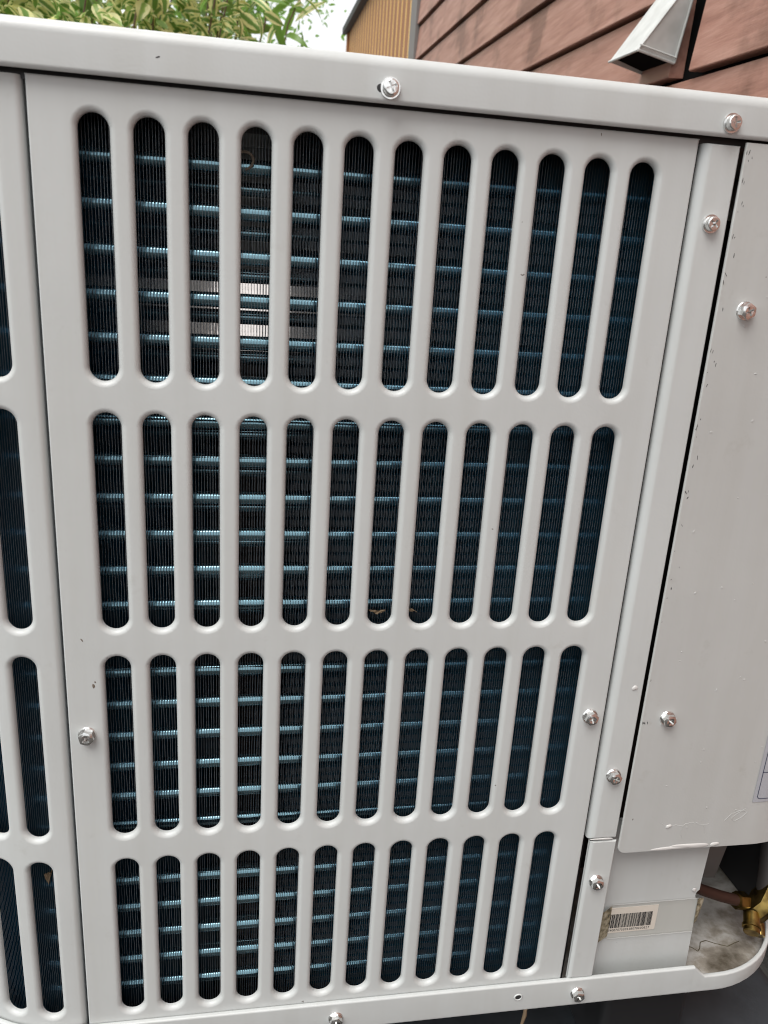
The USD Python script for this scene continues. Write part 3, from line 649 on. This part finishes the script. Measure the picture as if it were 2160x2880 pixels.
def shrub(name, label, cat, base, stems, mats, L, Wd, seed, per, limit, thick=.006, droop=.5, u0=.25):
    """stems = list of point lists; leaves set along the outer part of every stem and its twigs"""
    r = random.Random(seed); t = thing(name, label, cat, base); leaves = []
    for pts in stems:
        pts = np.array(pts); n = len(pts)
        part('stem', tube(pts, thick, 7, True, np.linspace(thick, thick * .35, n)), m_stem, t, smooth=60)
        for k in range(per):
            u = r.uniform(u0, 1.0) * (n - 1); i = min(int(u), n - 2); p_ = pts[i] + (pts[i + 1] - pts[i]) * (u - i)
            d = rnd_dir(r, .25); q = p_ + d * r.uniform(.01, .10)
            l = L * r.uniform(.65, 1.2); V, F, U = leaf_arrays(l, Wd * l / L, r.uniform(.2, 1.0) * droop * 2, r.uniform(.05, .45))
            leaves.append((orient(V, q, d + np.array([0, 0, -.25 * droop]), r.uniform(-1.2, 1.2)), F, U, r.choice(mats)))
    leaves.sort(key=lambda a: np.linalg.norm(a[0].mean(0) - np.array([EYE[0], EYE[1], .9])) if limit else 0)
    vis = []
    for a in leaves:
        c = a[0].mean(0) - EYE; dd = RM @ np.array([c[0], -c[2], c[1]]); uu, vv = dd[0] / dd[2] * FPX, dd[1] / dd[2] * FPX
        vis.append(abs(uu) < 1300 and -1750 < vv < -1150)
    order = [a for a, s in zip(leaves, vis) if s] + [a for a, s in zip(leaves, vis) if not s]
    for V, F, U, mt_ in order[:limit]: part('leaf', (V, F), mt_, t, smooth=True, uv=U)
    rest = order[limit:]
    if rest:
        vs, fs, us, nn = [], [], [], 0
        for V, F, U, mt_ in rest: vs.append(V); fs.append(F + nn); us.append(U); nn += len(V)
        part('foliage', (np.vstack(vs), np.vstack(fs)), mats[0], t, smooth=True, uv=np.vstack(us), kind='stuff')
    return t
def arch(b, tip, n=8, sag=.1, seed=0):
    r = np.random.RandomState(seed); b, tip = np.array(b, float), np.array(tip, float); s = np.linspace(0, 1, n)[:, None]
    q = b + (tip - b) * s; q[:, 2] += sag * np.sin(PI * s[:, 0]) ; q[1:] += r.normal(0, .012, (n - 1, 3)); return q
m_render = M('pale_render', {'g': ('geometry', {}), 'n': ('noise_texture', {'scale': 30.0, 'detail': 6.0}), 'r': ('rgb_ramp', {'ramp': [(.3, (.74, .69, .67)), (.7, (.85, .81, .79))]}), 'p': ('principled_bsdf', {'roughness': .8})}, [('g.position', 'n.vector'), ('n.fac', 'r.fac'), ('r.color', 'p.base_color')])
gw = thing('garden_wall', 'added pale rendered wall making the bright patch seen through the coil', 'added wall', (-.3, 6.0, GZ))  # invented wall, placed to show pale light through the coil
part('wall', box(-3.2, 2.6, 6.0, 6.15, GZ - .02, .62), m_render, gw); part('coping', rbox(-3.22, 2.62, 5.98, 6.17, .621, .66, .008), m_render, gw, smooth=40)
rr_ = random.Random(21); stems = []
for k in range(26):
    bx = -1.10 + 1.0 * (k + .5) / 26; by = rr_.uniform(1.24, 1.50)
    stems.append(arch((bx - .1, by, GZ), (bx + rr_.uniform(-.12, .14), by + rr_.uniform(-.14, .12), rr_.uniform(.62, .92)), 8, .02, k))
shrub('variegated_shrub', 'leafy shrub with cream and green variegated leaves over the heat pump lid', 'shrub', (-.6, 1.37, GZ), stems, [m_var, m_var, m_var, m_var2, m_var2, m_var2, m_green], .043, .021, 4, 140, 300, .004, .6, .66)
stems = []
for k in range(12):
    bx = -1.25 + 1.10 * k / 12; stems.append(arch((bx, 1.85 + rr_.uniform(-.1, .1), GZ), (bx + rr_.uniform(-.1, .12), 1.9 + rr_.uniform(-.15, .15), rr_.uniform(.8, 1.3)), 9, 0, 50 + k))
shrub('green_shrub', 'loose green shrub behind the variegated leaves', 'shrub', (-.5, 1.85, GZ), stems, [m_green, m_far, m_var], .085, .032, 9, 70, 200, .004, .5, .55)
def hang(x, y, z, L, seed): return arch((x, y, z), (x + .10, y + .05, z - L), 7, .03, seed)
stems = []
for k in range(12): stems.append(arch((-.55 + .03 * k, 2.05, GZ), (-.40 + .048 * k, 2.0 + rr_.uniform(-.1, .1), 1.05 + rr_.uniform(-.1, .15)), 10, .15, 80 + k))
shrub('willow_leaved_bush', 'sparse bush with long narrow drooping leaves against the bright sky', 'bush', (-.15, 2.05, GZ), stems, [m_far, m_far, m_var, m_var2], .10, .017, 13, 34, 200, .004, 1.0, .6)
def tree(base, h, cr, seed, label):
    r = random.Random(seed); t = thing('garden_tree', label, 'tree', base)
    b = np.array(base); top = b + (0.1, 0, h)
    part('trunk', tube(arch(b, top, 9, 0, seed), .06, 10, True, np.linspace(.07, .02, 9)), m_stem, t, smooth=60)
    limbs = []
    for k in range(9):
        s0 = b + (top - b) * r.uniform(.35, .9); d = rnd_dir(r, .4); limbs.append(tube(arch(s0, s0 + d * cr * r.uniform(.6, 1.0), 6, .05, seed + k), .02, 6, True, np.linspace(.025, .006, 6)))
    part('limb', join(limbs), m_stem, t, smooth=60)
    vs, fs, us, nn = [], [], [], 0
    cl = [b + np.array([0, 0, h * .78]) + rnd_dir(r, .1) * cr * r.uniform(.3, 1.0) for _ in range(40)]
    for k in range(6500):
        c = r.choice(cl); p_ = c + rnd_dir(r, 0) * abs(r.gauss(0, .20)) * cr; l = r.uniform(.04, .075)
        V, F, U = leaf_arrays(l, l * .45, .5, .2, 4); d = rnd_dir(r, -.2); vs.append(orient(V, p_, d, r.uniform(-2, 2))); fs.append(F + nn); us.append(U); nn += len(V)
    part('crown', (np.vstack(vs), np.vstack(fs)), m_far, t, smooth=True, uv=np.vstack(us), kind='stuff')
tree((-.6, 7.5, GZ), 3.6, 1.3, 3, 'pale green tree far behind the shrubs, left of the fence end')
tree((-3.4, 8.2, GZ), 3.9, 1.5, 8, 'tall pale green tree far behind the variegated shrub')
gr_ = thing('grass_clump', 'few arching yellow green grass blades in front of the timber fence', 'grass', (.40, 2.75, GZ))
for k, (tx_, ty_, tz_) in enumerate([(.42, 2.95, .86), (.40, 2.85, .80), (.43, 2.60, .74), (.30, 2.7, .70), (.42, 3.0, .7), (.33, 2.6, .62)]):
    q = arch((.36 + .01 * k, 2.75, GZ), (tx_, ty_, tz_), 12, .12, 200 + k); V = []
    P = np.array([[p_ + np.array([s * .008 * math.sin(PI * min(.98, .1 + .9 * i / 11)) + 0, s * .004, 0]) for s in (-1, 0, 1)] for i, p_ in enumerate(q)])
    U = np.array([[(.5 + .3 * s, i / 11) for s in (-1, 0, 1)] for i in range(12)]).reshape(-1, 2)
    part('blade', grid(P), m_far, gr_, smooth=True, uv=U)
